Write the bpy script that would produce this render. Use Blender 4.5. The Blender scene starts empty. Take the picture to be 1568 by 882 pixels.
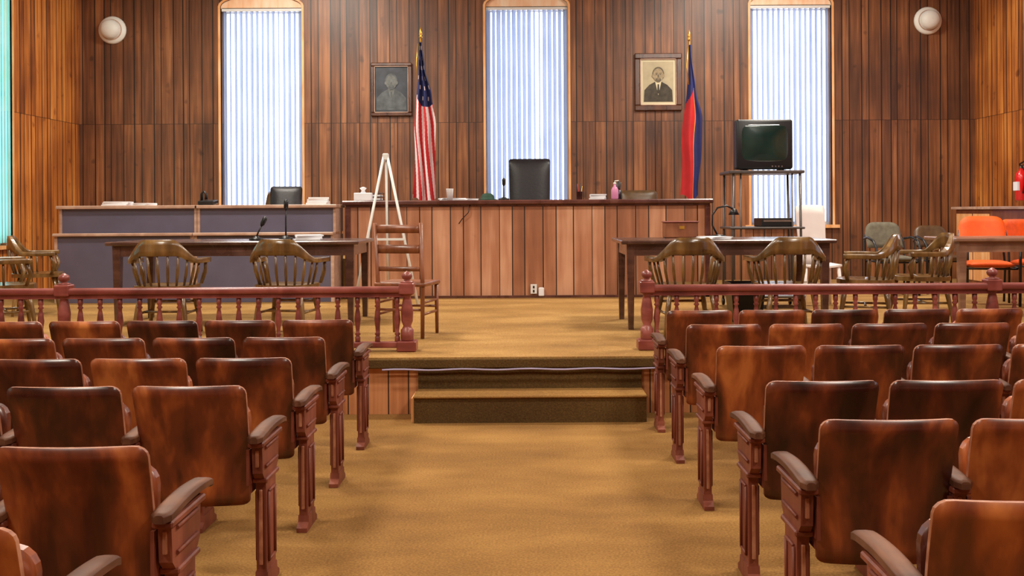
import bpy, bmesh, math, random
from mathutils import Vector, Matrix, Euler
random.seed(7)
pi=math.pi
sc=bpy.context.scene
sc.view_settings.view_transform='Standard'
sc.view_settings.look='None'
sc.view_settings.exposure=0.1

# ------------------------------------------------------------------ materials
def lin(r,g,b):
    f=lambda c:(c/255/12.92) if c/255<=0.04045 else ((c/255+0.055)/1.055)**2.4
    return (f(r),f(g),f(b),1)
def newmat(name):
    m=bpy.data.materials.new(name); m.use_nodes=True
    nt=m.node_tree; b=nt.nodes['Principled BSDF']
    return m,nt,b
def plain(name,rgb,rough=0.5,metal=0.0,var=0.12,scale=8,coat=0.0,bump=0.0):
    m,nt,b=newmat(name)
    tc=nt.nodes.new('ShaderNodeTexCoord'); n=nt.nodes.new('ShaderNodeTexNoise')
    n.inputs['Scale'].default_value=scale; n.inputs['Detail'].default_value=4
    nt.links.new(tc.outputs['Object'],n.inputs['Vector'])
    r=nt.nodes.new('ShaderNodeValToRGB')
    c=lin(*rgb)
    r.color_ramp.elements[0].position=.3; r.color_ramp.elements[1].position=.7
    r.color_ramp.elements[0].color=tuple(x*(1-var) for x in c[:3])+(1,)
    r.color_ramp.elements[1].color=tuple(min(1,x*(1+var)) for x in c[:3])+(1,)
    nt.links.new(n.outputs['Fac'],r.inputs['Fac']); nt.links.new(r.outputs['Color'],b.inputs['Base Color'])
    b.inputs['Roughness'].default_value=rough; b.inputs['Metallic'].default_value=metal
    b.inputs['Coat Weight'].default_value=coat; b.inputs['Coat Roughness'].default_value=.15
    if bump:
        bp=nt.nodes.new('ShaderNodeBump'); bp.inputs['Strength'].default_value=bump; bp.inputs['Distance'].default_value=.01
        nt.links.new(n.outputs['Fac'],bp.inputs['Height']); nt.links.new(bp.outputs['Normal'],b.inputs['Normal'])
    return m
def wood(name,stops,sc3=(18,18,1.6),rough=.35,coat=.3,blotch=2.5,mixf=.55,rand=True,bl3=(1.6,1.6,.7),ov=0.0,dist=.8,spec=.5):
    m,nt,b=newmat(name); L=nt.links.new
    tc=nt.nodes.new('ShaderNodeTexCoord'); oi=nt.nodes.new('ShaderNodeObjectInfo')
    mul=nt.nodes.new('ShaderNodeMath'); mul.operation='MULTIPLY'; mul.inputs[1].default_value=37.0 if rand else 0
    L(oi.outputs['Random'],mul.inputs[0])
    add=nt.nodes.new('ShaderNodeVectorMath'); add.operation='ADD'
    L(tc.outputs['Object'],add.inputs[0]); L(mul.outputs[0],add.inputs[1])
    mp=nt.nodes.new('ShaderNodeMapping'); mp.inputs['Scale'].default_value=sc3; L(add.outputs[0],mp.inputs['Vector'])
    n1=nt.nodes.new('ShaderNodeTexNoise'); n1.inputs['Scale'].default_value=1.0; n1.inputs['Detail'].default_value=6; n1.inputs['Distortion'].default_value=.3
    L(mp.outputs[0],n1.inputs['Vector'])
    n2=nt.nodes.new('ShaderNodeTexNoise'); n2.inputs['Scale'].default_value=blotch; n2.inputs['Detail'].default_value=4; n2.inputs['Distortion'].default_value=dist
    mp2=nt.nodes.new('ShaderNodeMapping'); mp2.inputs['Scale'].default_value=bl3; L(add.outputs[0],mp2.inputs['Vector']); L(mp2.outputs[0],n2.inputs['Vector'])
    mx=nt.nodes.new('ShaderNodeMix'); mx.inputs['Factor'].default_value=mixf
    L(n1.outputs['Fac'],mx.inputs['A']); L(n2.outputs['Fac'],mx.inputs['B'])
    fac=mx.outputs['Result']
    if ov:
        f1=nt.nodes.new('ShaderNodeMath'); f1.operation='MULTIPLY'; f1.inputs[1].default_value=7.31; L(oi.outputs['Random'],f1.inputs[0])
        f2=nt.nodes.new('ShaderNodeMath'); f2.operation='FRACT'; L(f1.outputs[0],f2.inputs[0])
        f3=nt.nodes.new('ShaderNodeMath'); f3.operation='MULTIPLY_ADD'; f3.inputs[1].default_value=ov; f3.inputs[2].default_value=-ov/2; L(f2.outputs[0],f3.inputs[0])
        f4=nt.nodes.new('ShaderNodeMath'); f4.operation='ADD'; L(f3.outputs[0],f4.inputs[0]); L(fac,f4.inputs[1]); fac=f4.outputs[0]
    r=nt.nodes.new('ShaderNodeValToRGB'); e=r.color_ramp.elements
    while len(e)<len(stops): e.new(.5)
    for k,(p,c) in enumerate(stops): e[k].position=p; e[k].color=lin(*c)
    L(fac,r.inputs['Fac']); L(r.outputs['Color'],b.inputs['Base Color'])
    rr=nt.nodes.new('ShaderNodeMath'); rr.operation='MULTIPLY_ADD'; rr.inputs[1].default_value=.35; rr.inputs[2].default_value=rough-.17
    L(n2.outputs['Fac'],rr.inputs[0]); L(rr.outputs[0],b.inputs['Roughness'])
    b.inputs['Coat Weight'].default_value=coat; b.inputs['Coat Roughness'].default_value=.2; b.inputs['Specular IOR Level'].default_value=spec
    bp=nt.nodes.new('ShaderNodeBump'); bp.inputs['Strength'].default_value=.15; bp.inputs['Distance'].default_value=.004
    L(n1.outputs['Fac'],bp.inputs['Height']); L(bp.outputs['Normal'],b.inputs['Normal'])
    return m
def panelling(name,axis,stops,period=1.22,grooves=(0,.09,.25,.34,.5,.62,.70,.86),seam=2.9,rough=.45,phase=0.0,gdark=(34,18,11),gw=.013,coat=.15,knots=1.2,board=.14,grain=.5,sw=.005,gs=22):
    m,nt,b=newmat(name); L=nt.links.new
    def M(op,a=None,b_=None,c=None):
        n=nt.nodes.new('ShaderNodeMath'); n.operation=op
        for i,x in enumerate((a,b_,c)):
            if x is None: continue
            if isinstance(x,(int,float)): n.inputs[i].default_value=x
            else: L(x,n.inputs[i])
        return n.outputs[0]
    tc=nt.nodes.new('ShaderNodeTexCoord'); sp=nt.nodes.new('ShaderNodeSeparateXYZ'); L(tc.outputs['Object'],sp.inputs[0])
    c=sp.outputs[axis]; z=sp.outputs['Z']
    a=M('DIVIDE',M('ADD',c,phase+100*period),period); fr=M('FRACT',a); fl=M('FLOOR',a)
    up=M('GREATER_THAN',z,seam)
    rr=nt.nodes.new('ShaderNodeValToRGB'); rr.color_ramp.interpolation='CONSTANT'
    e=rr.color_ramp.elements
    tones=[.45,.62,.38,.55,.7,.42,.58,.5,.65,.4]
    st=[]
    for k,g in enumerate(grooves):
        st.append((g,0.0)); st.append((g+gw,tones[k%10]))
    while len(e)<len(st): e.new(.5)
    for k,(p,t) in enumerate(st): e[k].position=p; e[k].color=(t,t,t,1)
    L(fr,rr.inputs['Fac'])
    tone=rr.outputs['Color']
    groove=M('LESS_THAN',tone,.1)
    sm=M('MULTIPLY',M('LESS_THAN',M('ABSOLUTE',M('SUBTRACT',z,seam)),sw),.7)
    mask=M('MAXIMUM',groove,sm)
    wn=nt.nodes.new('ShaderNodeTexWhiteNoise'); wn.noise_dimensions='2D'
    cv=nt.nodes.new('ShaderNodeCombineXYZ'); L(fl,cv.inputs[0]); L(M('ADD',M('MULTIPLY',up,3.1),M('MULTIPLY',tone,13.7)),cv.inputs[1]); L(cv.outputs[0],wn.inputs['Vector'])
    cg=nt.nodes.new('ShaderNodeCombineXYZ'); L(M('ADD',M('MULTIPLY',c,gs),M('MULTIPLY',wn.outputs['Value'],40)),cg.inputs[0]); L(M('MULTIPLY',z,.9),cg.inputs[2]); L(M('MULTIPLY',up,7.3),cg.inputs[1])
    n1=nt.nodes.new('ShaderNodeTexNoise'); n1.inputs['Scale'].default_value=1; n1.inputs['Detail'].default_value=6; n1.inputs['Distortion'].default_value=.2; L(cg.outputs[0],n1.inputs['Vector'])
    n2=nt.nodes.new('ShaderNodeTexNoise'); n2.inputs['Scale'].default_value=1.0; n2.inputs['Detail'].default_value=3; L(tc.outputs['Object'],n2.inputs['Vector'])
    vo=nt.nodes.new('ShaderNodeTexNoise'); vo.inputs['Scale'].default_value=6; vo.inputs['Detail'].default_value=1; L(tc.outputs['Object'],vo.inputs['Vector'])
    knot=M('MULTIPLY',M('MAXIMUM',M('SUBTRACT',vo.outputs['Fac'],.69),0),knots)
    v=M('ADD',M('MULTIPLY',n1.outputs['Fac'],grain),M('ADD',M('MULTIPLY',n2.outputs['Fac'],.9-grain),M('MULTIPLY',wn.outputs['Value'],board)))
    v=M('SUBTRACT',M('SUBTRACT',v,board*.5-.04),knot)
    r=nt.nodes.new('ShaderNodeValToRGB'); e=r.color_ramp.elements
    while len(e)<len(stops): e.new(.5)
    for k,(p,cc) in enumerate(stops): e[k].position=p; e[k].color=lin(*cc)
    L(v,r.inputs['Fac'])
    mx=nt.nodes.new('ShaderNodeMix'); mx.data_type='RGBA'; L(mask,mx.inputs['Factor']); L(r.outputs['Color'],mx.inputs['A']); mx.inputs['B'].default_value=lin(*gdark)
    L(mx.outputs['Result'],b.inputs['Base Color'])
    b.inputs['Roughness'].default_value=rough; b.inputs['Coat Weight'].default_value=coat; b.inputs['Coat Roughness'].default_value=.35
    bp=nt.nodes.new('ShaderNodeBump'); bp.inputs['Strength'].default_value=.6; bp.inputs['Distance'].default_value=.006
    L(M('SUBTRACT',1,mask),bp.inputs['Height']); L(bp.outputs['Normal'],b.inputs['Normal'])
    return m
def carpet(name,c1,c2,c3):
    m,nt,b=newmat(name); L=nt.links.new
    tc=nt.nodes.new('ShaderNodeTexCoord')
    mp=nt.nodes.new('ShaderNodeMapping'); mp.inputs['Scale'].default_value=(.7,1.5,1); L(tc.outputs['Object'],mp.inputs['Vector'])
    n=nt.nodes.new('ShaderNodeTexNoise'); n.inputs['Scale'].default_value=1.6; n.inputs['Detail'].default_value=5; L(mp.outputs[0],n.inputs['Vector'])
    f=nt.nodes.new('ShaderNodeTexNoise'); f.inputs['Scale'].default_value=90; f.inputs['Detail'].default_value=2; L(tc.outputs['Object'],f.inputs['Vector'])
    mx=nt.nodes.new('ShaderNodeMix'); mx.inputs['Factor'].default_value=.45; L(n.outputs['Fac'],mx.inputs['A']); L(f.outputs['Fac'],mx.inputs['B'])
    r=nt.nodes.new('ShaderNodeValToRGB'); e=r.color_ramp.elements; e.new(.5)
    for k,(p,c) in enumerate(((.34,c1),(.5,c2),(.66,c3))): e[k].position=p; e[k].color=lin(*c)
    L(mx.outputs['Result'],r.inputs['Fac']); L(r.outputs['Color'],b.inputs['Base Color'])
    b.inputs['Roughness'].default_value=.95; b.inputs['Specular IOR Level'].default_value=.15
    bp=nt.nodes.new('ShaderNodeBump'); bp.inputs['Strength'].default_value=.35; bp.inputs['Distance'].default_value=.01
    L(f.outputs['Fac'],bp.inputs['Height']); L(bp.outputs['Normal'],b.inputs['Normal'])
    return m

PS=[(.34,(72,42,26)),(.45,(102,62,38)),(.54,(126,78,47)),(.66,(162,106,66))]
M_wallF=panelling('wall_panelling_front','X',PS)
M_wallS_glow=panelling('wall_panelling_side_glow','Y',[(.34,(118,62,26)),(.45,(162,92,38)),(.54,(198,120,52)),(.66,(232,156,76))])  # lighter copy of the front panelling, orange wall glow put into the colour
M_bench=panelling('bench_panelling','X',[(.32,(128,80,56)),(.44,(154,100,70)),(.53,(176,120,88)),(.66,(206,156,124))],period=1.16,grooves=(0,.13,.33,.47,.66,.86),seam=9,phase=.2,gw=.011,knots=.3,gs=12,board=.2,grain=.4)
M_stagep=panelling('stage_panelling','X',[(.30,(140,84,50)),(.5,(184,120,76)),(.66,(208,146,100))],period=.6,grooves=(0,.25,.5,.75),seam=9,knots=.5)
M_carpet=carpet('carpet_floor',(108,76,40),(136,98,52),(160,120,66))
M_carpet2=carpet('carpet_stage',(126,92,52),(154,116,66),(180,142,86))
M_riser_shade=carpet('carpet_riser_shade',(68,48,26),(86,64,34),(106,80,44))  # darker carpet copy, shade of risers and stage edge put into the colour
M_seat=wood('theatre_seat_plywood',[(.32,(44,18,13)),(.43,(78,34,21)),(.52,(114,53,28)),(.60,(158,82,40)),(.70,(204,122,62))],sc3=(12,12,1.8),rough=.33,coat=.35,blotch=2.2,mixf=.62,bl3=(2.8,2.8,1.3),ov=.14,dist=.3)
M_edge=wood('worn_plywood_edge',[(.3,(104,56,38)),(.5,(152,94,66)),(.7,(196,140,108))],sc3=(20,20,20),rough=.5,coat=.1)
M_arm=wood('armrest_wood',[(.3,(54,30,20)),(.5,(92,56,38)),(.7,(134,90,64))],sc3=(20,3,20),rough=.56,coat=0,spec=.3)
M_std=wood('seat_standard_paint',[(.3,(78,36,26)),(.5,(116,58,42)),(.7,(148,82,60))],rough=.52,coat=.08,spec=.3)
M_rail=wood('rail_mahogany',[(.3,(84,34,30)),(.5,(126,58,50)),(.7,(162,88,76))],sc3=(3,20,20),rough=.4)
M_dark=wood('table_dark_wood',[(.3,(44,26,22)),(.5,(78,50,40)),(.7,(112,76,62))],sc3=(2,18,18),rough=.26,coat=.5)
M_oak=wood('armchair_oak',[(.3,(62,42,20)),(.5,(104,74,36)),(.7,(150,114,62))],rough=.28,coat=.6)
M_chair=wood('side_chair_wood',[(.3,(90,48,28)),(.5,(136,80,50)),(.7,(170,110,72))],rough=.38)
M_cap=wood('bench_cap_wood',[(.3,(54,28,26)),(.5,(88,50,44)),(.7,(122,76,66))],sc3=(2,18,18),rough=.28,coat=.4)
M_trim=wood('window_trim_wood',[(.3,(210,134,72)),(.5,(238,176,116)),(.7,(248,206,156))],rough=.4)
M_arch_glow=wood('window_arch_board_glow',[(.3,(236,170,120)),(.5,(246,206,170)),(.7,(250,230,206))],rough=.5)  # sunlit glow inside the arch is put into this pale colour
M_tan=wood('ledge_tan',[(.3,(150,116,98)),(.5,(184,150,130)),(.7,(212,184,164))],sc3=(2,18,18),rough=.4)
M_stab=wood('side_table_wood',[(.3,(96,66,50)),(.5,(134,98,78)),(.7,(170,134,112))],sc3=(2,18,18),rough=.35)
M_frame=wood('picture_frame_wood',[(.3,(44,22,14)),(.5,(80,44,28)),(.7,(112,68,44))],rough=.3)
M_slate=plain('slate_laminate',(92,88,108),.45,var=.1,scale=3)
M_white=plain('white_paint',(225,224,222),.5,var=.04)
M_easel=plain('easel_aluminium',(215,215,210),.35,var=.05)
M_paper=plain('paper_white',(235,236,240),.8,var=.03)
M_black=plain('black_plastic',(20,20,22),.35,var=.1)
M_leather=plain('black_leather',(24,20,24),.45,var=.3,scale=30,bump=.2)
M_brownl=plain('brown_leather',(84,60,34),.4,var=.25,scale=20)
M_greyf=plain('grey_green_fabric',(104,98,82),.8,var=.2,scale=20)
M_orange=plain('orange_fabric',(244,92,14),.6,var=.1,scale=20)
M_chrome=plain('chrome_metal',(190,190,190),.2,metal=.9,var=.05)
M_gun=plain('gunmetal_frame',(96,90,88),.35,metal=.6,var=.1)
M_gold=plain('gold_metal',(220,170,70),.3,metal=.8,var=.1)
M_goldc=plain('flag_gold_fringe',(226,160,60),.7,var=.1)
M_red=plain('flag_red',(190,28,32),.7,var=.1)
M_fred=plain('extinguisher_red',(215,20,20),.25,var=.05,coat=.5)
M_wcloth=plain('flag_white',(232,214,216),.8,var=.06)
M_blue=plain('flag_blue',(28,34,84),.75,var=.15)
M_navy=plain('flag_navy',(30,36,96),.75,var=.15)
M_pink=plain('pink_plastic',(205,130,170),.4)
M_green=plain('dark_green_felt',(20,58,40),.7,var=.2)
M_ceil=plain('ceiling_plaster',(214,206,190),.9,var=.03)
M_screen=plain('crt_glass',(16,44,40),.06,var=.3,scale=4,coat=.8)
M_fix=plain('light_fixture_white',(240,240,235),.5,var=.02)
M_mat=plain('portrait_mat',(214,204,172),.8,var=.06,scale=4)
M_pbg=plain('portrait_ground',(184,172,142),.8,var=.12,scale=6)
M_pskin=plain('portrait_skin_tone',(160,144,116),.8,var=.2,scale=30)
M_pdark=plain('portrait_dark_suit',(72,66,56),.8,var=.3,scale=20)
M_phair=plain('portrait_hair',(104,94,78),.8,var=.3,scale=40)
M_oldp=plain('old_print_dark',(58,64,74),.5,var=.45,scale=5)
M_oldp2=plain('old_print_mid',(84,90,94),.5,var=.4,scale=9)
M_oldp3=plain('old_print_pale',(106,110,108),.5,var=.35,scale=12)
M_cable=plain('cable_grey_blue',(170,160,190),.5,var=.1)
M_bin=plain('white_plastic',(222,210,206),.45,var=.03)

def slat_mat(name,col,tint,tr=.5):
    m,nt,b=newmat(name); L=nt.links.new
    out=[n for n in nt.nodes if n.type=='OUTPUT_MATERIAL'][0]
    nt.nodes.remove(b)
    tc=nt.nodes.new('ShaderNodeTexCoord'); n=nt.nodes.new('ShaderNodeTexNoise'); n.inputs['Scale'].default_value=2.5; L(tc.outputs['Object'],n.inputs['Vector'])
    r=nt.nodes.new('ShaderNodeValToRGB'); r.color_ramp.elements[0].color=lin(*col); r.color_ramp.elements[1].color=lin(*tint); L(n.outputs['Fac'],r.inputs['Fac'])
    d=nt.nodes.new('ShaderNodeBsdfDiffuse'); t=nt.nodes.new('ShaderNodeBsdfTranslucent'); L(r.outputs['Color'],d.inputs['Color']); L(r.outputs['Color'],t.inputs['Color'])
    mx=nt.nodes.new('ShaderNodeMixShader'); mx.inputs[0].default_value=tr; L(d.outputs[0],mx.inputs[1]); L(t.outputs[0],mx.inputs[2]); L(mx.outputs[0],out.inputs['Surface'])
    return m
M_slat=slat_mat('blind_vinyl',(148,162,196),(182,192,216),.34)
M_slatc=slat_mat('blind_vinyl_cyan',(96,176,150),(150,214,214),.6)
def glass_mat():
    m,nt,b=newmat('window_glass'); L=nt.links.new
    out=[n for n in nt.nodes if n.type=='OUTPUT_MATERIAL'][0]; nt.nodes.remove(b)
    t=nt.nodes.new('ShaderNodeBsdfTransparent'); g=nt.nodes.new('ShaderNodeBsdfGlossy'); g.inputs['Roughness'].default_value=.02
    mx=nt.nodes.new('ShaderNodeMixShader'); mx.inputs[0].default_value=.05; L(t.outputs[0],mx.inputs[1]); L(g.outputs[0],mx.inputs[2]); L(mx.outputs[0],out.inputs['Surface'])
    return m
M_glass=glass_mat()
def emis(name,c,s):
    m,nt,b=newmat(name); b.inputs['Base Color'].default_value=(.9,.9,.9,1); b.inputs['Emission Color'].default_value=c; b.inputs['Emission Strength'].default_value=s; return m
M_fill_glow=emis('fill_panel_glow',(1,.93,.82,1),2.0)  # glow for the added fill panels on the unseen ceiling

# ------------------------------------------------------------------ mesh builder
class B:
    def __init__(s): s.v=[];s.f=[];s.m=[];s.s=[];s.mats=[];s.T=Matrix()
    def mi(s,mat):
        if mat not in s.mats: s.mats.append(mat)
        return s.mats.index(mat)
    def raw(s,verts,faces,mat,smooth=False,M=None):
        o=len(s.v); MM=s.T@(M if M is not None else Matrix())
        s.v+= [tuple(MM@Vector(v)) for v in verts]
        k=s.mi(mat) if not isinstance(mat,list) else None
        for i,f in enumerate(faces):
            s.f.append([o+x for x in f]); s.m.append(k if k is not None else s.mi(mat[i])); s.s.append(smooth if not isinstance(smooth,list) else smooth[i])
    def box(s,c,size,mat,rot=(0,0,0),bev=0,seg=1):
        bm=bmesh.new(); bmesh.ops.create_cube(bm,size=1)
        for v in bm.verts: v.co=Vector((v.co.x*size[0],v.co.y*size[1],v.co.z*size[2]))
        if bev: bmesh.ops.bevel(bm,geom=bm.edges[:],offset=min(bev,min(size)*.49),segments=seg,affect='EDGES',profile=.5)
        bm.verts.index_update()
        vs=[v.co.copy() for v in bm.verts]; fs=[[v.index for v in f.verts] for f in bm.faces]; bm.free()
        s.raw(vs,fs,mat,seg>1,Matrix.Translation(c)@Euler(rot).to_matrix().to_4x4())
    def bb(s,x0,x1,y0,y1,z0,z1,mat,bev=0,seg=1):
        s.box(((x0+x1)/2,(y0+y1)/2,(z0+z1)/2),(abs(x1-x0),abs(y1-y0),abs(z1-z0)),mat,bev=bev,seg=seg)
    def tube(s,pts,rad,mat,seg=10,ell=1.0):
        pts=[Vector(p) for p in pts]; n=len(pts)
        if not isinstance(rad,(list,tuple)): rad=[rad]*n
        vs=[];fs=[];sm=[]
        t0=(pts[1]-pts[0]).normalized(); up=Vector((0,0,1)) if abs(t0.z)<.9 else Vector((1,0,0))
        a=t0.cross(up).normalized()
        for i,p in enumerate(pts):
            t=(pts[min(i+1,n-1)]-pts[max(i-1,0)]).normalized()
            a=(a-t*a.dot(t)).normalized(); b=t.cross(a)
            for k in range(seg):
                an=2*pi*k/seg; vs.append(p+a*math.cos(an)*rad[i]+b*math.sin(an)*rad[i]*ell)
        for i in range(n-1):
            for k in range(seg):
                k2=(k+1)%seg; fs.append([i*seg+k,i*seg+k2,(i+1)*seg+k2,(i+1)*seg+k]); sm.append(True)
        fs.append(list(range(seg))); sm.append(False); fs.append([(n-1)*seg+k for k in range(seg)]); sm.append(False)
        s.raw(vs,fs,mat,sm)
    def cyl(s,p1,p2,r,mat,r2=None,seg=14): s.tube([p1,p2],[r,r if r2 is None else r2],mat,seg)
    def lathe(s,prof,mat,loc=(0,0,0),seg=16,M=None):
        vs=[];fs=[];sm=[]
        for r,z in prof:
            for k in range(seg):
                a=2*pi*k/seg; vs.append((r*math.cos(a),r*math.sin(a),z))
        n=len(prof)
        for i in range(n-1):
            for k in range(seg):
                k2=(k+1)%seg; fs.append([i*seg+k,i*seg+k2,(i+1)*seg+k2,(i+1)*seg+k]); sm.append(True)
        fs.append(list(range(seg)));sm.append(False);fs.append([(n-1)*seg+k for k in range(seg)]);sm.append(False)
        s.raw(vs,fs,mat,sm,Matrix.Translation(loc)@(M if M is not None else Matrix()))
    def solid(s,f,nu,nv,mat,edge=None):
        vs=[];fs=[];sm=[];ms=[]; edge=edge or mat
        for w in (0,1):
            for j in range(nv+1):
                for i in range(nu+1): vs.append(f(i/nu,j/nv,w))
        N=(nu+1)*(nv+1); id=lambda i,j,w:w*N+j*(nu+1)+i
        for w in (0,1):
            for j in range(nv):
                for i in range(nu):
                    q=[id(i,j,w),id(i+1,j,w),id(i+1,j+1,w),id(i,j+1,w)]; fs.append(q if w else q[::-1]); sm.append(True); ms.append(mat)
        for i in range(nu):
            fs.append([id(i,0,0),id(i+1,0,0),id(i+1,0,1),id(i,0,1)]);sm.append(False);ms.append(mat)
            fs.append([id(i,nv,0),id(i,nv,1),id(i+1,nv,1),id(i+1,nv,0)]);sm.append(False);ms.append(edge)
        for j in range(nv):
            fs.append([id(0,j,0),id(0,j,1),id(0,j+1,1),id(0,j+1,0)]);sm.append(False);ms.append(edge)
            fs.append([id(nu,j,0),id(nu,j+1,0),id(nu,j+1,1),id(nu,j,1)]);sm.append(False);ms.append(edge)
        s.raw(vs,fs,ms,sm)
    def sheet(s,f,nu,nv,matf):
        vs=[f(i/nu,j/nv) for j in range(nv+1) for i in range(nu+1)]
        fs=[];ms=[]
        for j in range(nv):
            for i in range(nu):
                fs.append([j*(nu+1)+i,j*(nu+1)+i+1,(j+1)*(nu+1)+i+1,(j+1)*(nu+1)+i]); ms.append(matf(i,j))
        s.raw(vs,fs,ms,[True]*len(fs))
    def prism(s,pts,mp,d0,d1,mat):
        n=len(pts); vs=[mp(a,b,d0) for a,b in pts]+[mp(a,b,d1) for a,b in pts]
        fs=[list(range(n)),list(range(n,2*n))[::-1]]+[[i,(i+1)%n,n+(i+1)%n,n+i] for i in range(n)]
        s.raw(vs,fs,mat,False)
    def mesh(s,name):
        me=bpy.data.meshes.new(name); me.from_pydata(s.v,[],s.f)
        for m in s.mats: me.materials.append(m)
        me.polygons.foreach_set('material_index',s.m); me.polygons.foreach_set('use_smooth',s.s)
        bm=bmesh.new(); bm.from_mesh(me); bmesh.ops.recalc_face_normals(bm,faces=bm.faces[:]); bm.to_mesh(me); bm.free()
        me.update(); return me
    def obj(s,name,loc=(0,0,0),rz=0):
        return place(s.mesh(name),name,loc,rz)
def place(me,name,loc=(0,0,0),rz=0):
    o=bpy.data.objects.new(name,me); sc.collection.objects.link(o); o.location=loc; o.rotation_euler=(0,0,rz); return o

# ------------------------------------------------------------------ room dims
XL,XR,YF,YB,ZC=-6.95,6.95,15.2,-2.2,5.7
SZ=.43      # stage height
S1=SZ+.001
PZ=.90      # clerk / judge platform height
SILL,SPR,RISE=1.28,4.72,.17

def wall(name,mp,s0,s1,ops,mat,sill):
    b=B(); cur=s0
    for c,w in sorted(ops):
        a,e=c-w/2,c+w/2
        b.prism([(cur,0),(a,0),(a,ZC),(cur,ZC)],mp,0,.28,mat)
        b.prism([(a,0),(e,0),(e,sill),(a,sill)],mp,0,.28,mat)
        arc=[(c+w/2*math.sin(t),SPR+RISE*math.cos(t)) for t in [(-pi/2)+pi*k/14 for k in range(15)]]
        b.prism([(a,ZC)]+arc+[(e,ZC)],mp,0,.28,mat)
        cur=e
    b.prism([(cur,0),(s1,0),(s1,ZC),(cur,ZC)],mp,0,.28,mat)
    return b.obj(name)
mpF=lambda s,z,d:(s,YF+d,z)
mpL=lambda s,z,d:(XL-d,s,z)
mpR=lambda s,z,d:(XR+d,s,z)
mpB=lambda s,z,d:(s,YB-d,z)
WF=[(-4.12,1.26),(0.0,1.28),(4.10,1.26)]
WL=[(12.52,1.40),(8.2,1.30),(4.0,1.30)]
WR=[(12.30,1.30),(8.2,1.30),(4.0,1.30)]
wall('wall_front',mpF,XL-.28,XR+.28,WF,M_wallF,SILL)
wall('wall_left',mpL,YB,YF,WL,M_wallS_glow,1.1)
wall('wall_right',mpR,YB,YF,WR,M_wallS_glow,1.1)
wall('wall_back',mpB,XL-.28,XR+.28,[],M_wallF,1.1)
b=B(); b.bb(XL-.28,XR+.28,YB-.28,YF+.28,-.15,0,M_carpet); b.obj('floor')
b=B(); b.bb(XL-.28,XR+.28,YB-.28,YF+.28,ZC,ZC+.15,M_ceil); b.obj('ceiling')

nwin=0
def window(mp,c,w,sill,slatm,closed=False,flip=1):
    global nwin; nwin+=1
    b=B(); a,e=c-w/2,c+w/2; t=.035
    R=lambda x0,x1,z0,z1,d0,d1,m:b.prism([(x0,z0),(x1,z0),(x1,z1),(x0,z1)],mp,d0,d1,m)
    R(a-t,a,sill-.02,SPR,-.012,.05,M_trim); R(e,e+t,sill-.02,SPR,-.012,.05,M_trim)
    R(a-.1,e+.1,sill-.05,sill,-.05,.1,M_trim)
    n=14; th=[(-pi/2)+pi*k/n for k in range(n+1)]
    inn=[(c+(w/2)*math.sin(q),SPR+RISE*math.cos(q)) for q in th]
    out=[(c+(w/2+t)*math.sin(q),SPR+(RISE+t)*math.cos(q)) for q in th]
    b.prism(inn+out[::-1],mp,-.012,-.001,M_trim)
    b.prism([(x,z) for x,z in inn]+[(e,SPR-.03),(a,SPR-.03)],mp,.03,.06,M_arch_glow)
    fr=.05
    R(a,a+fr,sill,SPR,.16,.21,M_white); R(e-fr,e,sill,SPR,.16,.21,M_white); R(a+fr,e-fr,sill,sill+fr,.16,.21,M_white); R(a+fr,e-fr,SPR-.08,SPR-.03,.16,.21,M_white)
    R(a+fr,e-fr,sill+fr,SPR-.08,.185,.19,M_glass)
    b.obj('window_%d'%nwin)
    b=B(); R(a+.01,e-.01,SPR-.07,SPR-.02,.0 if closed else .03,.1,M_white)
    N=int(w/(.080 if not closed else .075))
    for k in range(N):
        s=a+.045+(w-.09)*k/(N-1)
        an=math.radians(8 if closed else 47+random.uniform(-6,6)+(9 if k%3==1 else 0))*flip
        if nwin==2 and k in (9,10): an=math.radians(70)
        hw=.0435; dx=hw*math.cos(an); dd=hw*math.sin(an); D=.015 if closed else .085
        z0=sill+.03+random.uniform(0,.01)
        P=[(s-dx,D-dd),(s-dx*.3,D-dd*.3+.006),(s+dx*.3,D+dd*.3+.006),(s+dx,D+dd)]
        vs=[mp(x,z0,d) for x,d in P]+[mp(x,SPR-.07,d) for x,d in P]
        b.raw(vs,[[0,1,5,4],[1,2,6,5],[2,3,7,6]],slatm,True)
    b.obj('vertical_blinds')
for c,w in WF: window(mpF,c,w,SILL,M_slat,flip=-1 if c<-1 else 1)
for c,w in WL: window(mpL,c,w,1.1,M_slatc,True)
for c,w in WR: window(mpR,c,w,1.1,M_slat)

# ------------------------------------------------------------------ stage
e=.004
b=B()
b.bb(XL+e,XR-e,7.30,YF-e,0.001,SZ-.075,M_stagep)
b.bb(XL+e,XR-e,7.25,YF-e,SZ-.075,SZ,M_carpet2)
b.bb(XL+e,XR-e,7.235,7.25,SZ-.08,SZ-.012,M_riser_shade,bev=.006)
b.bb(-.82,.84,7.27,7.30,.001,SZ-.076,M_riser_shade)
b.obj('stage_platform')
b=B(); b.bb(-.82,.84,6.98,7.268,0.001,.175,M_riser_shade); b.bb(-.825,.845,6.965,7.268,.175,.195,M_carpet,bev=.008); b.bb(-.84,-.82,7.0,7.268,.001,.175,M_trim)
b.obj('carpeted_step')
b=B(); pts=[(-1.08+2.02*k/24,7.222,.343+.004*math.sin(k*1.1)) for k in range(25)]; b.tube(pts,.007,M_cable,8); b.obj('floor_cable')
b=B(); b.bb(-5.8,2.5,12.95,YF-e,S1,PZ,M_carpet2); b.obj('bench_riser_platform')

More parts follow.
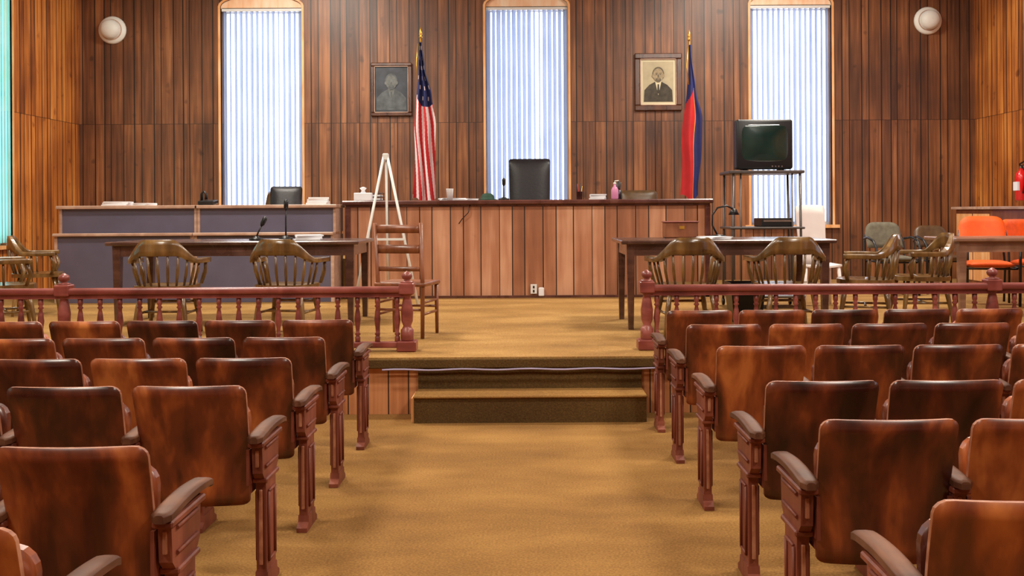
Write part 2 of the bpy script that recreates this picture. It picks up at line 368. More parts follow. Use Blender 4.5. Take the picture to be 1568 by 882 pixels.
# judge bench
b=B(); bx0,bx1=-2.27,2.27
b.bb(bx0,bx1,12.27,12.33,S1,1.60,M_bench)
b.bb(bx0,bx0+.05,12.33,12.93,S1,1.60,M_cap); b.bb(bx1-.05,bx1,12.33,12.93,S1,1.60,M_cap)
b.bb(bx0-.05,bx1+.05,12.2,12.94,1.60,1.655,M_cap,bev=.012)
b.bb(bx0-.01,bx1+.01,12.25,12.27,1.575,1.60,M_cap)
b.bb(bx0-.015,bx0+.05,12.25,12.27,S1,1.575,M_cap); b.bb(bx1-.05,bx1+.015,12.25,12.27,S1,1.575,M_cap)
b.bb(bx0,bx1,12.25,12.27,S1,SZ+.03,M_cap)
b.tube([(-.72,12.24,1.6),(-.74,12.23,1.5),(-.82,12.24,1.42),(-.86,12.24,1.36)],.006,M_black,6)
b.obj('judge_bench')
b=B(); b.bb(.03,.11,12.235,12.249,SZ+.05,SZ+.17,M_white,bev=.004); b.bb(.13,.2,12.22,12.249,SZ+.02,SZ+.13,M_paper,bev=.01)
b.box((.07,12.232,SZ+.135),(.02,.006,.03),M_black); b.box((.07,12.232,SZ+.085),(.02,.006,.03),M_black); b.obj('wall_outlet')

# clerk desk (slate)
b=B()
for x0,x1 in ((-5.72,-4.06),(-4.03,-2.36)):
    b.bb(x0,x1,12.0,12.04,S1,1.57,M_slate)
    b.bb(x0,x1,11.86,11.9,S1,1.24,M_slate)
    b.bb(x0-.01,x1+.01,11.8,12.0,1.24,1.275,M_tan,bev=.006)
    b.bb(x0-.03,x1+.03,11.93,12.5,1.57,1.61,M_tan,bev=.006)
    b.bb(x0-.012,x0+.025,11.855,12.45,S1,1.24,M_tan); b.bb(x1-.025,x1+.012,11.855,12.45,S1,1.24,M_tan)
    b.bb(x0-.012,x0+.02,11.985,12.45,1.275,1.57,M_tan); b.bb(x1-.02,x1+.012,11.985,12.45,1.275,1.57,M_tan)
b.obj('clerk_desk')

# ------------------------------------------------------------------ railing
newel=[(.045,0),(.05,.01),(.05,.09),(.04,.10),(.03,.12),(.045,.16),(.048,.24),(.034,.33),(.028,.36),(.045,.38),(.045,.40)]
def newelp(b,x,y):
    b.box((x,y,SZ+.041),(.15,.15,.08),M_rail,bev=.008)
    b.lathe([(r,z*.95+.08) for r,z in newel],M_rail,(x,y,SZ),18)
    b.box((x,y,SZ+.485),(.115,.115,.09),M_rail,bev=.008)
    b.lathe([(.05,0),(.05,.008),(.026,.014),(.02,.02),(.036,.032),(.042,.05),(.036,.07),(.014,.082),(.004,.09)],M_rail,(x,y,SZ+.53),18)
bal=[(.017,0),(.017,.05),(.011,.06),(.019,.075),(.011,.09),(.014,.13),(.021,.2),(.015,.27),(.010,.3),(.019,.315),(.011,.33),(.016,.345),(.016,.40)]
def rail(name,x0,x1,posts):
    b=B(); y=7.6
    b.box(((x0+x1)/2,y,SZ+.475),(x1-x0,.1,.05),M_rail,bev=.014,seg=2)
    b.box(((x0+x1)/2,y,SZ+.44),(x1-x0,.06,.04),M_rail)
    b.box(((x0+x1)/2,y,SZ+.05),(x1-x0,.07,.045),M_rail,bev=.006)
    for p in posts: newelp(b,p,y)
    n=int((x1-x0)/.152)
    for k in range(n):
        x=x0+(x1-x0)*(k+.5)/n
        if min(abs(x-p) for p in posts)<.07: continue
        b.lathe([(r*1.2,z*.90+.065) for r,z in bal],M_rail,(x,y,SZ),10)
    b.obj(name)
rail('bar_railing',XL+.02,-.94,[-.94,-3.6,-6.3])
rail('bar_railing',.92,XR-.02,[.92,3.6,6.3])

# ------------------------------------------------------------------ theatre seats
def standard(b,x,sx):
    th=.040
    mp=lambda s,z,d:(x+d,s,z)
    b.prism([(.02,0),(.24,0),(.24,.02),(.205,.04),(.2,.07),(.06,.07),(.055,.04),(.02,.02)],mp,-th/2-.005,th/2+.005,M_std)
    b.prism([(.06,.065),(.2,.065),(.205,.43),(.25,.475),(.26,.60),(0,.60),(.01,.475),(.055,.43)],mp,-th/2,th/2,M_std)
    for d in (-th/2-.003,th/2+.003):
        for y0,z0,y1,z1 in ((.085,.11,.178,.11),(.178,.11,.18,.385),(.085,.11,.082,.385),(.082,.385,.18,.385),(.04,.495,.22,.495),(.04,.57,.22,.57)):
            b.tube([(x+d,y0,z0),(x+d,y1,z1)],.007,M_std,6)
    # rear edge fluting seen from behind
    for yy,zz0,zz1 in ((.052,.10,.40),(.004,.50,.57)):
        b.box((x,yy,(zz0+zz1)/2),(.014,.012,zz1-zz0),M_edge,bev=.003)
    b.box((x,.13,.44),(th+.022,.19,.02),M_std,bev=.005)
    b.box((x,.13,.593),(th+.022,.30,.022),M_std,bev=.005)
    def f(u,v,w):
        y=-.045+.42*u; z=.617+.018*math.sin(u*pi*.9)-(.014*((u-.88)/.12)**2 if u>.88 else 0)
        hw=.032*(math.sqrt(max(0.12,1-((.08-u)/.08)**2*.8)) if u<.08 else (math.sqrt(max(.12,1-((u-.93)/.07)**2*.8)) if u>.93 else 1))
        return (x+(2*v-1)*hw, y, z+(.013-.007*(2*v-1)**4 if w else -.012))
    b.solid(f,18,6,M_arm)
PITCH=.487
def seatmesh(side,end):
    b=B(); W=.442; th=.014
    def fb(u,v,w):
        z0,z1=.345,.835; r=.035; x=(u-.5)*W
        ex=abs(x)-(W/2-r); dz=(r-math.sqrt(max(0,r*r-ex*ex))) if ex>0 else 0
        z=(z0+dz*.5)+(z1-dz-z0-dz*.5)*v
        x*= (.95+.05*v)
        y=-.028*(1-(2*u-1)**2)-(z-z0)*.20+.055 +.02*math.sin((z-z0)/(z1-z0)*pi)
        return (x,y-(th if w else 0),z)
    def g(u,v,w):
        uu=.5-.5*math.cos(u*pi); return fb(uu,v,w)
    b.solid(g,20,10,M_seat,M_edge)
    def fs(u,v,w):
        uu=.5-.5*math.cos(u*pi); x=(uu-.5)*.39
        z0,z1=.36,.74; r=.06; ex=abs(x)-(.195-r); dz=(r-math.sqrt(max(0,r*r-ex*ex))) if ex>0 else 0
        z=z0+(z1-dz-z0)*v
        y=.08+.015*(v)+.012*(1-(2*uu-1)**2)
        return (x,y+(.026 if w else 0),z)
    b.solid(fs,16,6,M_seat)
    b.tube([(-.185,.07,.365),(.185,.07,.365)],.026,M_arm,10)
    for sx in (-1,1):
        b.box((sx*.207,.08,.42),(.02,.08,.06),M_std)
        b.box((sx*.214,.03,.50),(.012,.06,.14),M_std)
    standard(b,side*PITCH/2,1)
    if end: standard(b,-side*.25,1)
    return b.mesh('theater_seat')
SM={(s,e_):seatmesh(s,e_) for s in (-1,1) for e_ in (0,1)}
LY=[2.14,2.87,3.85,4.58,5.33,6.18]; RY=[2.30,3.17,3.88,4.88,5.80,6.62]
for k in range(6):
    for i in range(9):
        place(SM[(-1,int(i==0))],'theater_seat',(-1.32-PITCH*i,LY[k],.001))
        place(SM[(1,int(i==0))],'theater_seat',(1.15+PITCH*i,RY[k],.001))

# ------------------------------------------------------------------ captain chairs
def captain():
    b=B()
    H=lambda th:max(0,1-abs(th)/1.25)
    def ss(x): x=max(0,min(1,x)); return x*x*(3-2*x)
    def path(th):
        if abs(th)<=pi/2: return (.29*math.sin(th),-.27*math.cos(th)-.02)
        e=(abs(th)-pi/2)/.6; return (math.copysign(.29+.01*e,th),-.02+.2*e)
    def f(u,v,w):
        th=(2*u-1)*(pi/2+.62); s=ss(H(th)*1.6)
        x,y=path(th); n=Vector((math.sin(th),-math.cos(th))) if abs(th)<pi/2 else Vector((math.copysign(1,th),0))
        tk=.028+.034*(1-s); off=(-tk/2 if w else tk/2)-.035*s*v
        z=(.635+.07*s)+(.042+.10*s)*v
        return (x+n.x*off,y+n.y*(off) - .03*s*v,z)
    b.solid(f,44,3,M_oak)
    for k in range(11):
        th=-1.5+3.0*k/10
        x,y=path(th); zt=.65+.07*ss(H(th)*1.6)
        b.tube([(x*.82,y*.80+.0,.44),(x*.94,y*.93,.56),(x,y,zt)],[.010,.013,.009],M_oak,8)
    for s in (-1,1): b.tube([(s*.25,.15,.44),(s*.275,.18,.54),(s*.295,.14,.65)],[.016,.02,.014],M_oak,8)
    def g(u,v,w):
        a=2*pi*u; r=(v); x=.255*math.cos(a)*r; y=.24*math.sin(a)*r
        k=1+.16*abs(math.sin(2*a)); x*=k; y*=k
        z=.445-.012*(1-r*r) if w else .405
        return (x,y-.0,z)
    b.solid(g,28,4,M_oak)
    for sx in (-1,1):
        for sy in (-1,1):
            b.tube([(sx*.17,sy*.16,.41),(sx*.195,sy*.19,.26),(sx*.22,sy*.215,.1),(sx*.23,sy*.225,0)],[.017,.023,.017,.014],M_oak,10)
        b.cyl((sx*.203,-.2,.2),(sx*.203,.2,.2),.011,M_oak)
    b.cyl((-.203,0,.2),(.203,0,.2),.011,M_oak); b.cyl((-.19,.185,.28),(.19,.185,.28),.012,M_oak)
    return b.mesh('captain_armchair')
CM=captain()
for x,y,r in ((-3.20,8.7,.05),(-2.14,8.72,-.12),(-4.75,8.9,-1.0),(1.36,8.42,.05),(2.22,8.42,0.0),(3.08,8.95,1.25),(3.72,9.3,1.5),(-5.3,10.6,-1.2)):
    place(CM,'captain_armchair',(x,y,S1+.003),r)

# ------------------------------------------------------------------ tables
def table(name,x0,x1,y0,y1,top,mat,mid=False):
    b=B(); b.bb(x0,x1,y0,y1,top-.035,top,mat,bev=.008)
    b.bb(x0+.06,x1-.06,y0+.06,y0+.085,top-.14,top-.035,mat); b.bb(x0+.06,x1-.06,y1-.085,y1-.06,top-.14,top-.035,mat)
    b.bb(x0+.06,x0+.085,y0+.06,y1-.06,top-.14,top-.035,mat); b.bb(x1-.085,x1-.06,y0+.06,y1-.06,top-.14,top-.035,mat)
    for x in (x0+.09,x1-.09):
        for y in (y0+.09,y1-.09):
            b.raw([(x+sx*s,y+sy*s,z) for z,s in ((S1,.024),(top-.035,.038)) for sx,sy in ((-1,-1),(1,-1),(1,1),(-1,1))],
                  [[0,1,2,3],[4,5,6,7],[0,1,5,4],[1,2,6,5],[2,3,7,6],[3,0,4,7]],mat)
    b.obj(name)
table('counsel_table',-4.0,-1.60,9.25,10.25,1.24,M_dark)
table('counsel_table',.84,2.78,8.8,9.85,1.24,M_dark)
table('side_table',4.2,6.2,9.6,10.4,1.22,M_stab)
b=B(); b.bb(6.25,6.93,13.2,14.3,S1,1.50,M_chair,bev=.01); b.bb(6.2,6.94,13.15,14.35,1.50,1.54,M_tan,bev=.006)
b.bb(6.235,6.25,13.25,13.72,SZ+.08,1.44,M_trim,bev=.004); b.bb(6.235,6.25,13.77,14.25,SZ+.08,1.44,M_trim,bev=.004); b.obj('wood_cabinet')

# ladder side chair
b=B()
for sx in (-1,1):
    b.tube([(sx*.2,-.2,0),(sx*.2,-.19,.45),(sx*.205,-.25,.98)],[.017,.02,.016],M_chair,8)
    b.tube([(sx*.2,.2,0),(sx*.2,.19,.45)],[.015,.02],M_chair,8)
    b.cyl((sx*.2,-.19,.2),(sx*.2,.19,.2),.011,M_chair); b.cyl((sx*.2,-.19,.3),(sx*.2,.19,.3),.011,M_chair)
b.box((0,0,.455),(.46,.44,.035),M_chair,bev=.012,seg=2)
for z,hh in ((.93,.07),(.76,.075),(.59,.04)):
    yy=-.19-(z-.45)*.12
    def f(u,v,w): return ((u-.5)*.4,yy-.03*(1-(2*u-1)**2)+(.016 if w else 0)-(v-.5)*hh*.12,z+(v-.5)*hh)
    b.solid(f,8,1,M_chair)
for y in (-.19,.19): b.cyl((-.2,y,.24),(.2,y,.24),.011,M_chair)
b.obj('ladder_back_chair',(-1.05,8.55,S1+.003),-.22)

# easel
b=B()
b.tube([(-1.66,11.33,2.16),(-1.97,11.05,S1+.012)],.016,M_easel,8); b.tube([(-1.62,11.33,2.16),(-1.24,11.05,S1+.012)],.016,M_easel,8); b.tube([(-1.64,11.37,2.16),(-1.68,11.75,S1+.012)],.014,M_easel,8)
b.box((-1.61,11.17,1.2),(.42,.03,.025),M_easel); b.box((-1.64,11.34,2.15),(.07,.06,.08),M_easel,bev=.01)
b.obj('display_easel')

# ------------------------------------------------------------------ pictures
def frame(b,x0,x1,z0,z1,t,mat):
    y0,y1=YF-.05,YF-.001
    for (a,c,d,e) in ((x0,x1,z1-t,z1),(x0,x1,z0,z0+t),(x0,x0+t,z0+t,z1-t),(x1-t,x1,z0+t,z1-t)): b.bb(a,c,y0,y1,d,e,mat,bev=.012)
    for (a,c,d,e) in ((x0+t,x1-t,z1-t-.01,z1-t),(x0+t,x1-t,z0+t,z0+t+.01),(x0+t,x0+t+.01,z0+t,z1-t),(x1-t-.01,x1-t,z0+t,z1-t)): b.bb(a,c,y0+.01,y1,d,e,M_tan)
def ell(cx,cz,rx,rz,n=24): return [(cx+rx*math.cos(2*pi*k/n),cz+rz*math.sin(2*pi*k/n)) for k in range(n)]
mpP=lambda s,z,d:(s,YF-d,z)
def bust(b,cx,o,suit,skin,hair,shirt,k=1.0):
    E=lambda x,z,rx,rz:ell(cx+x*k,o+(z-3.5)*k,rx*k,rz*k)
    P=lambda pts:[(cx+x*k,o+(z-3.5)*k) for x,z in pts]
    b.prism(P([(-.225,3.2),(.225,3.2),(.215,3.38),(.14,3.46),(.05,3.51),(-.05,3.51),(-.14,3.46),(-.215,3.38)]),mpP,.022,.024,suit)
    b.prism(P([(-.05,3.52),(.05,3.52),(.0,3.3)]),mpP,.024,.026,shirt)
    b.prism(P([(-.012,3.47),(.012,3.47),(.018,3.35),(0,3.32),(-.018,3.35)]),mpP,.026,.027,suit)
    b.prism(E(0,3.625,.092,.115),mpP,.026,.028,hair)
    b.prism(E(0,3.61,.08,.105),mpP,.028,.030,skin)
    for s in (-1,1):
        b.prism(E(s*.085,3.6,.014,.026),mpP,.028,.031,skin)
        b.prism(E(s*.03,3.62,.012,.006),mpP,.030,.032,suit); b.prism(E(s*.03,3.642,.02,.005),mpP,.030,.032,hair)
    b.prism(E(0,3.535,.045,.035),mpP,.030,.032,hair)
    b.prism(E(0,3.553,.022,.006),mpP,.032,.033,skin)
    b.prism(P([(-.006,3.62),(.006,3.62),(.013,3.58),(-.013,3.58)]),mpP,.03,.033,hair)
b=B(); x0,x1,z0,z1=1.67,2.40,3.06,3.95; frame(b,x0,x1,z0,z1,.085,M_frame)
cx=2.035; b.bb(x0+.08,x1-.08,YF-.02,YF-.001,z0+.08,z1-.08,M_mat)
b.prism([(cx-.235,3.19),(cx+.235,3.19),(cx+.235,3.82),(cx-.235,3.82)],mpP,.02,.022,M_pbg)
bust(b,cx,3.5,M_pdark,M_pskin,M_phair,M_mat)
b.obj('framed_portrait')
b=B(); x0,x1,z0,z1=-2.42,-1.78,3.0,3.83; frame(b,x0,x1,z0,z1,.055,M_frame)
b.bb(x0+.05,x1-.05,YF-.02,YF-.001,z0+.05,z1-.05,M_oldp)
bust(b,-2.1,3.41,M_oldp2,M_oldp3,M_oldp2,M_oldp3,1.05)
b.obj('framed_portrait')

# ------------------------------------------------------------------ flags
def lerp(t,ks):
    for (a,va),(c,vc) in zip(ks,ks[1:]):
        if t<=c: q=(t-a)/(c-a); q=q*q*(3-2*q); return va+(vc-va)*q
    return ks[-1][1]
def flag(name,px,py,ztop,zf0,zf1,left,right,matf,nu,nv,folds,amp=1):
    b=B(); b.cyl((px+.02,py,PZ+.04),(px,py,ztop-.12),.014,M_gold,seg=10)
    b.lathe([(.16,0),(.165,.02),(.12,.045),(.03,.06),(.02,.12)],M_gold,(px+.02,py,PZ+.001),20)
    b.lathe([(.014,0),(.028,.012),(.012,.03),(.022,.05),(.016,.09),(.003,.15)],M_gold,(px,py,ztop-.13),12)
    def f(u,v):
        l=lerp(v,left); r=lerp(v,right); w=(r-l)
        z=zf0+(zf1-zf0)*v
        x=px+l+w*u + .014*math.sin(v*9+u*3)
        y=py-.04+ (.03+.22*w)*math.sin(u*folds*pi+v*3.5)*.55*amp-.05*math.sin(u*pi)
        zz=z+.05*math.sin(u*pi*2+1)*(1-v)
        return (x,y,zz)
    b.sheet(f,nu,nv,matf)
    b.tube([(px-.03,py-.06,zf1-.02),(px-.05,py-.1,zf1-.3),(px-.03,py-.11,zf1-.55)],.008,M_gold,6)
    b.obj(name)
def us(i,j):
    if j>=96+max(0,(24-i)//3) : 
        return M_wcloth if (i%12 in (2,3,4,5) and j%10 in (2,3,4,5) and ((i//12+j//10)%2==0)) else M_blue
    return M_red if (int((i*1.0+(j-40)*.26+120)//9.2))%2==0 else M_wcloth
flag('american_flag',-1.46,13.5,4.04,1.66,3.84,[(0,-.12),(.4,-.09),(.62,-.06),(.85,-.04),(1,-.02)],[(0,.20),(.2,.21),(.45,.20),(.65,.15),(.85,.07),(1,.03)],us,72,160,5)
def st(i,j):
    if j>=54+(i-10)//2: return M_navy
    if i<18: return M_red
    if i<19: return M_goldc
    return M_navy
flag('state_flag',2.24,13.5,3.98,1.68,3.78,[(0,-.14),(.3,-.12),(.7,-.04),(1,-.02)],[(0,.10),(.28,.16),(.5,.15),(.7,.08),(1,.03)],st,30,80,3,.6)

# ------------------------------------------------------------------ office chairs
def office_chair(name,x,y,z,w,h,mat,rz=pi,back0=.55,r=.06):
    b=B()
    def f(u,v,wd):
        uu=.5-.5*math.cos(u*pi); X=(uu-.5)*w; ex=abs(X)-(w/2-r); dz=(r-math.sqrt(max(0,r*r-ex*ex))) if ex>0 else 0
        zz=back0+dz+(h-2*dz-back0)*v; e=1-(2*uu-1)**4; e2=1-(2*v-1)**6
        return (X*(.96+.04*v),-.22-.12*v+(.055*e*e2 if wd else -.045*e*e2),zz)
    b.solid(f,14,10,mat)
    def g(u,v,wd):
        X=(u-.5)*w*.95; Y=(v-.5)*.5+.02; e=(1-(2*u-1)**4)*(1-(2*v-1)**4); return (X,Y,.47+(.06*e if wd else -.04*e))
    b.solid(g,10,10,mat)
    for s in (-1,1): b.tube([(s*w*.5,-.2,.66),(s*w*.54,0,.69),(s*w*.52,.2,.67),(s*w*.48,.2,.5)],[.02,.026,.022,.016],M_black,8)
    b.box((0,-.25,.52),(.12,.05,.2),M_black); b.cyl((0,0,.12),(0,0,.45),.03,M_black)
    for k in range(5):
        a=2*pi*k/5; b.tube([(0,0,.13),(.3*math.cos(a),.3*math.sin(a),.07)],[.03,.018],M_black,8)
        b.lathe([(.02,-.03),(.033,-.015),(.033,.015),(.02,.03)],M_black,(.3*math.cos(a),.3*math.sin(a),.036),10,Euler((pi/2,0,a)).to_matrix().to_4x4())
    b.obj(name,(x,y,z+.002),rz)
office_chair('executive_chair',.03,13.65,PZ,.59,1.36,M_leather,r=.035)
office_chair('office_chair',1.58,13.55,PZ,.52,.90,M_brownl)
office_chair('office_chair',-3.33,13.4,PZ,.44,.98,M_leather,pi+.15,r=.04)
office_chair('office_chair',-3.75,14.1,PZ,.42,.93,M_brownl,pi-.3)

def side_chair(name,x,y,w,h,mat,rz,r=.13):
    b=B()
    def f(u,v,wd):
        uu=.5-.5*math.cos(u*pi); X=(uu-.5)*w; ex=abs(X)-(w/2-r); dz=(r-math.sqrt(max(0,r*r-ex*ex))) if ex>0 else 0
        zz=.58+(h-dz-.58)*v; e=1-(2*uu-1)**4
        return (X,-.2-.10*v-.05*(1-(2*uu-1)**2)+(.03*e if wd else -.025*e),zz)
    b.solid(f,14,6,mat)
    def g(u,v,wd):
        X=(u-.5)*w; Y=(v-.5)*.48; e=(1-(2*u-1)**6)*(1-(2*v-1)**6); return (X,Y,.45+(.045*e if wd else -.03*e))
    b.solid(g,10,10,mat)
    for s in (-1,1):
        X=s*(w/2+.02)
        b.tube([(X,-.24,0),(X,-.22,.4),(X,-.25,.66),(X*.9,-.3,h-.16)],[.013]*4,M_black,8)
        b.tube([(X*1.05,.22,0),(X*1.08,.22,.60),(X*1.12,.15,.68),(X*1.12,-.05,.72),(X*1.04,-.24,.70)],[.016]*5,M_black,8)
        b.cyl((X,-.22,.42),(X,.22,.42),.011,M_black)
    b.cyl((-w/2-.02,.2,.41),(w/2+.02,.2,.41),.011,M_black); b.cyl((-w/2-.02,-.22,.41),(w/2+.02,-.22,.41),.011,M_black)
    b.obj(name,(x,y,S1+.003),rz)
side_chair('orange_side_chair',5.16,11.0,.50,.99,M_orange,pi-.25)
side_chair('orange_side_chair',5.84,11.2,.50,.95,M_orange,pi+.35)
side_chair('upholstered_side_chair',4.60,12.4,.46,.91,M_greyf,pi)
side_chair('upholstered_side_chair',5.3,12.6,.44,.86,M_brownl,pi)

b=B()
def f(u,v,w):
    uu=.5-.5*math.cos(u*pi); W=.30+.04*v; X=(uu-.5)*W; r=.05; ex=abs(X)-(W/2-r); dz=(r-math.sqrt(max(0,r*r-ex*ex))) if ex>0 else 0
    return (X,-.2-.12*v+.03*(2*uu-1)**2+(.012 if w else 0),.45+(.68-dz)*v)
b.solid(f,14,6,M_bin)
def g(u,v,w): return ((u-.5)*.42,(v-.5)*.42,.43+.02*(2*u-1)**2+(.02 if w else 0))
b.solid(g,10,2,M_bin)
for sx in (-1,1):
    for sy in (-1,1): b.tube([(sx*.18,sy*.18,.44),(sx*.21,sy*.22,0)],[.022,.016],M_bin,8)
b.obj('white_plastic_chair',(3.25,11.0,S1+.003),pi)

# ------------------------------------------------------------------ TV cart
b=B(); cx,cy=2.60,10.9; sh=1.925
for sx in (-1,1):
    for sy in (-1,1):
        b.tube([(cx+sx*.38,cy+sy*.25,SZ+.08),(cx+sx*.36,cy+sy*.25,sh)],.014,M_gun,8)
        b.lathe([(.02,-.015),(.04,-.012),(.04,.012),(.02,.015)],M_black,(cx+sx*.38,cy+sy*.25,SZ+.043),12,Euler((0,pi/2,0)).to_matrix().to_4x4())
    b.cyl((cx+sx*.28,cy-.24,SZ+.2),(cx+sx*.28,cy-.24,sh),.009,M_gun)
b.bb(cx-.41,cx+.41,cy-.28,cy+.28,sh-.02,sh+.015,M_gun,bev=.008)
b.bb(cx-.41,cx+.41,cy-.28,cy+.28,1.3,1.325,M_gun,bev=.008)
b.bb(cx-.41,cx+.41,cy-.28,cy+.28,SZ+.12,SZ+.15,M_gun,bev=.008)
b.obj('tv_cart')
b=B(); b.bb(cx-.05,cx+.3,cy-.22,cy+.15,1.326,1.42,M_black,bev=.008); b.bb(cx-.03,cx+.28,cy-.223,cy-.218,1.38,1.4,M_chrome); b.obj('video_recorder')
b=B(); w,h=.62,.545; z0=sh+.016
b.box((cx,cy-.1,z0+h/2+.015),(w,.16,h),M_black,bev=.025,seg=3)
vs=[(cx+sx*w*k/2,cy+yy,z0+h/2+.01+sz*h*k/2) for yy,k in ((-.03,.96),(.3,.55)) for sx,sz in ((-1,-1),(1,-1),(1,1),(-1,1))]
b.raw(vs,[[0,1,2,3],[4,5,6,7],[0,1,5,4],[1,2,6,5],[2,3,7,6],[3,0,4,7]],M_black)
def f(u,v,wd):
    X=(u-.5)*.54; Z=(v-.5)*.43; return (cx+X,cy-.178-(.02*(1-(2*u-1)**2)*(1-(2*v-1)**2) if wd==0 else -.02),z0+h/2+.03+Z)
b.solid(f,14,12,M_screen)
for k in range(4): b.lathe([(.008,0),(.008,.006)],M_chrome,(cx+.08+.035*k,cy-.18,z0+.045),8,Euler((pi/2,0,0)).to_matrix().to_4x4())
for sx in (-1,1): b.box((cx+sx*.2,cy-.05,z0+.008),(.06,.1,.016),M_black)
b.obj('crt_television')

# ------------------------------------------------------------------ wall fixtures
def sconce(x,z):
    b=B(); M=Euler((pi/2,0,0)).to_matrix().to_4x4()
    b.lathe([(.215,0),(.215,.02),(.20,.045),(.165,.055),(.15,.06),(.15,.10),(.14,.15),(.10,.19),(.04,.205),(.0,.207)],M_fix,(x,YF-.001,z),28,M)
    b.lathe([(.16,.0),(.163,.006),(.16,.012)],M_tan,(x,YF-.054,z),28,M)
    b.obj('wall_light_fixture')
sconce(-6.42,4.36); sconce(6.22,4.43)
b=B(); x,y,z=XR-.12,13.55,1.62
b.lathe([(.06,0),(.08,.015),(.082,.33),(.07,.38),(.03,.42),(.022,.45)],M_fred,(x,y,z),20)
b.box((x,y,z+.47),(.04,.05,.05),M_chrome,bev=.005); b.box((x-.02,y-.06,z+.52),(.02,.14,.015),M_black,rot=(-.25,0,0)); b.box((x-.02,y-.06,z+.485),(.02,.12,.012),M_black)
b.tube([(x,y-.03,z+.47),(x-.02,y-.13,z+.4),(x-.02,y-.12,z+.2),(x-.02,y-.1,z+.1)],[.01,.01,.01,.018],M_black,8)
b.bb(x-.0835,x-.05,y-.06,y+.06,z+.14,z+.26,M_paper); b.bb(XR-.045,XR-.002,y-.05,y+.05,z+.1,z+.36,M_chrome)
b.obj('fire_extinguisher')

# ------------------------------------------------------------------ small stuff
def papers(x,y,z,w=.22,d=.3,h=.02,rz=0,name='paper_stack'):
    b=B(); n=4
    for k in range(n): b.box((.006*(k%2),.004*(k%3),h*(k+.5)/n),(w,d,h/n*.9),M_paper,rot=(0,0,.06*(k-1)))
    b.obj(name,(x,y,z),rz)
T=1.657; D=1.612; TT=1.242
papers(-.98,12.62,T,.3,.28,.03,.2); papers(.9,12.6,T,.2,.22,.07,-.1); papers(-5.1,12.2,D,.3,.3,.05,.1); papers(-4.75,12.15,D,.2,.2,.03,-.4)
papers(-2.15,9.6,TT,.25,.3,.05,.2); papers(1.75,9.2,TT,.2,.3,.02,.3)
papers(-2.62,12.25,D,.25,.3,.09,.1); papers(-.75,12.42,T,.18,.18,.02,.7)
b=B(); b.lathe([(.035,0),(.045,.14),(.047,.145),(.04,.145),(.033,.02)],M_paper,(0,0,0),18); b.obj('paper_cup',(-.98,12.35,T))
b=B(); b.box((0,0,.05),(.22,.12,.1),M_paper,bev=.006); b.lathe([(.035,0),(.02,.03),(.045,.06),(.01,.075)],M_paper,(0,0,.1),9); b.obj('tissue_box',(-2.08,12.4,T))
b=B(); b.lathe([(.035,0),(.04,.1),(.042,.1),(.036,.1),(.034,.01)],M_cap,(0,0,0),16)
for k in range(5):
    a=k*1.3; b.cyl((.01*math.cos(a),.01*math.sin(a),.02),(.035*math.cos(a),.035*math.sin(a),.17+.01*k),.004,[M_gold,M_black,M_blue,M_red,M_black][k])
b.obj('pen_cup',(.66,12.45,T))
b=B(); b.lathe([(.04,0),(.045,.01),(.045,.12),(.03,.15),(.016,.16),(.016,.19)],M_pink,(0,0,0),16); b.lathe([(.018,.0),(.018,.02)],M_fix,(0,0,.19),12); b.tube([(0,0,.2),(0,0,.23),(.05,0,.235)],.006,M_fix,6); b.obj('lotion_bottle',(1.1,12.35,T))
b=B(); b.lathe([(.04,0),(.04,.12),(.036,.12),(.035,.01)],M_black,(0,0,0),14); 
for k in range(4): b.cyl((0,0,.03),(.03*math.cos(k*1.6),.03*math.sin(k*1.6),.22+.02*(k%2)),.007,M_black)
b.obj('desk_organizer_cup',(1.17,12.6,T))
b=B(); b.lathe([(.13,0),(.13,.012),(.09,.016),(.088,.05),(.06,.085),(.01,.095)],M_green,(0,0,0),20); b.obj('felt_hat',(-.52,12.7,T))
b=B(); b.box((0,0,.035),(.2,.2,.05),M_black,rot=(.1,0,0),bev=.01); b.tube([(-.09,.02,.06),(-.09,.02,.14),(-.06,.02,.17),(-.03,.02,.14),(-.03,.02,.07)],[.02,.014,.018,.014,.02],M_black,8); b.obj('desk_telephone',(-3.98,12.2,D))
b=B()
for k in range(3): b.box((0,0,.01+.045*k),(.34,.26,.008),M_gun); 
for sx in (-1,1):
    for sy in (-1,1): b.cyl((sx*.16,sy*.12,0),(sx*.16,sy*.12,.11),.005,M_gun)
b.box((0,0,.025),(.3,.22,.02),M_paper); b.box((0,0,.07),(.3,.22,.02),M_paper); b.obj('letter_tray',(-2.05,12.75,T))
def mic(name,x,y,z,pts):
    b=B(); b.lathe([(.07,0),(.07,.015),(.03,.03),(.012,.04)],M_black,(0,0,0),18); b.tube(pts,.008,M_black,8)
    e=Vector(pts[-1]); d=(e-Vector(pts[-2])).normalized(); b.tube([e,e+d*.02,e+d*.08,e+d*.1],[.012,.022,.024,.01],M_black,10); b.obj(name,(x,y,z))
mic('desk_microphone',-2.42,9.8,TT,[(0,0,.03),(0,0,.2),(.005,-.01,.3)])
mic('desk_microphone',-2.66,9.6,TT,[(0,0,.03),(.02,0,.08),(.05,0,.14)])
mic('desk_microphone',-.3,12.4,T,[(0,0,.03),(0,0,.1),(.0,-.02,.18)])
b=B(); b.lathe([(.08,0),(.08,.02),(.02,.03)],M_black,(0,0,0),18)
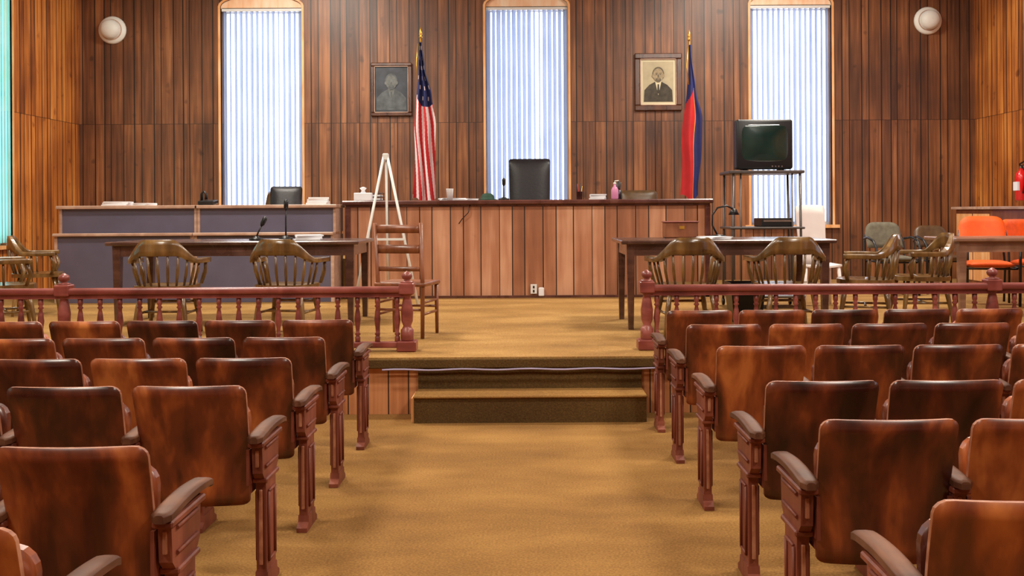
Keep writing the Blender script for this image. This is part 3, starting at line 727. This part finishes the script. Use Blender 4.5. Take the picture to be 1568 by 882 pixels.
b.tube([(0,0,.02),(-.05,0,.12),(-.05,0,.22),(0,0,.29),(.09,0,.31),(.15,0,.28)],.009,M_black,8)
b.lathe([(.02,.06),(.03,.05),(.055,0),(.05,0)],M_black,(.16,0,.22),14); b.obj('gooseneck_desk_lamp',(1.85,9.55,TT))
b=B(); b.box((0,0,.075),(.32,.22,.15),M_chair,bev=.008); b.box((0,0,.155),(.34,.24,.012),M_rail,bev=.004); b.box((0,-.112,.1),(.05,.008,.03),M_gold); b.obj('wooden_box',(1.5,9.65,TT))
b=B(); b.raw([(sx*s,sy*s,z) for z,s in ((0,.13),(.38,.17),(.38,.155),(.02,.115)) for sx,sy in ((-1,-1),(1,-1),(1,1),(-1,1))],
 [[0,1,2,3]]+[[a*4+k,a*4+(k+1)%4,(a+1)*4+(k+1)%4,(a+1)*4+k] for a in range(3) for k in range(4)]+[[12,13,14,15]],M_black); b.obj('waste_bin',(2.1,9.5,S1))

# ------------------------------------------------------------------ unseen ceiling fill lights, added to brighten the room
for x in (-3.4,3.4):
    for y in (.6,4.6,8.8,12.6):
        b=B(); b.bb(x-.62,x+.62,y-.32,y+.32,ZC-.09,ZC-.001,M_fix,bev=.01); b.bb(x-.57,x+.57,y-.27,y+.27,ZC-.1,ZC-.088,M_fill_glow); b.obj('added_fill_panel')
        l=bpy.data.lights.new('added_fill_lamp_data','AREA'); l.shape='RECTANGLE'; l.size=1.15; l.size_y=.55; l.energy=200; l.color=(1,.92,.80)
        o=bpy.data.objects.new('added_fill_lamp',l); sc.collection.objects.link(o); o.location=(x,y,ZC-.12)

w=bpy.data.worlds.new('daylight'); sc.world=w; w.use_nodes=True
bg=w.node_tree.nodes['Background']; bg.inputs[0].default_value=(.84,.91,1,1); bg.inputs[1].default_value=4.0

cam=bpy.data.cameras.new('camera'); co=bpy.data.objects.new('camera',cam); sc.collection.objects.link(co)
cam.lens=34.44; cam.sensor_width=36; cam.shift_x=-.0153; cam.shift_y=-.074
co.location=(0,0,1.5); co.rotation_euler=(pi/2,.006,0); sc.camera=co
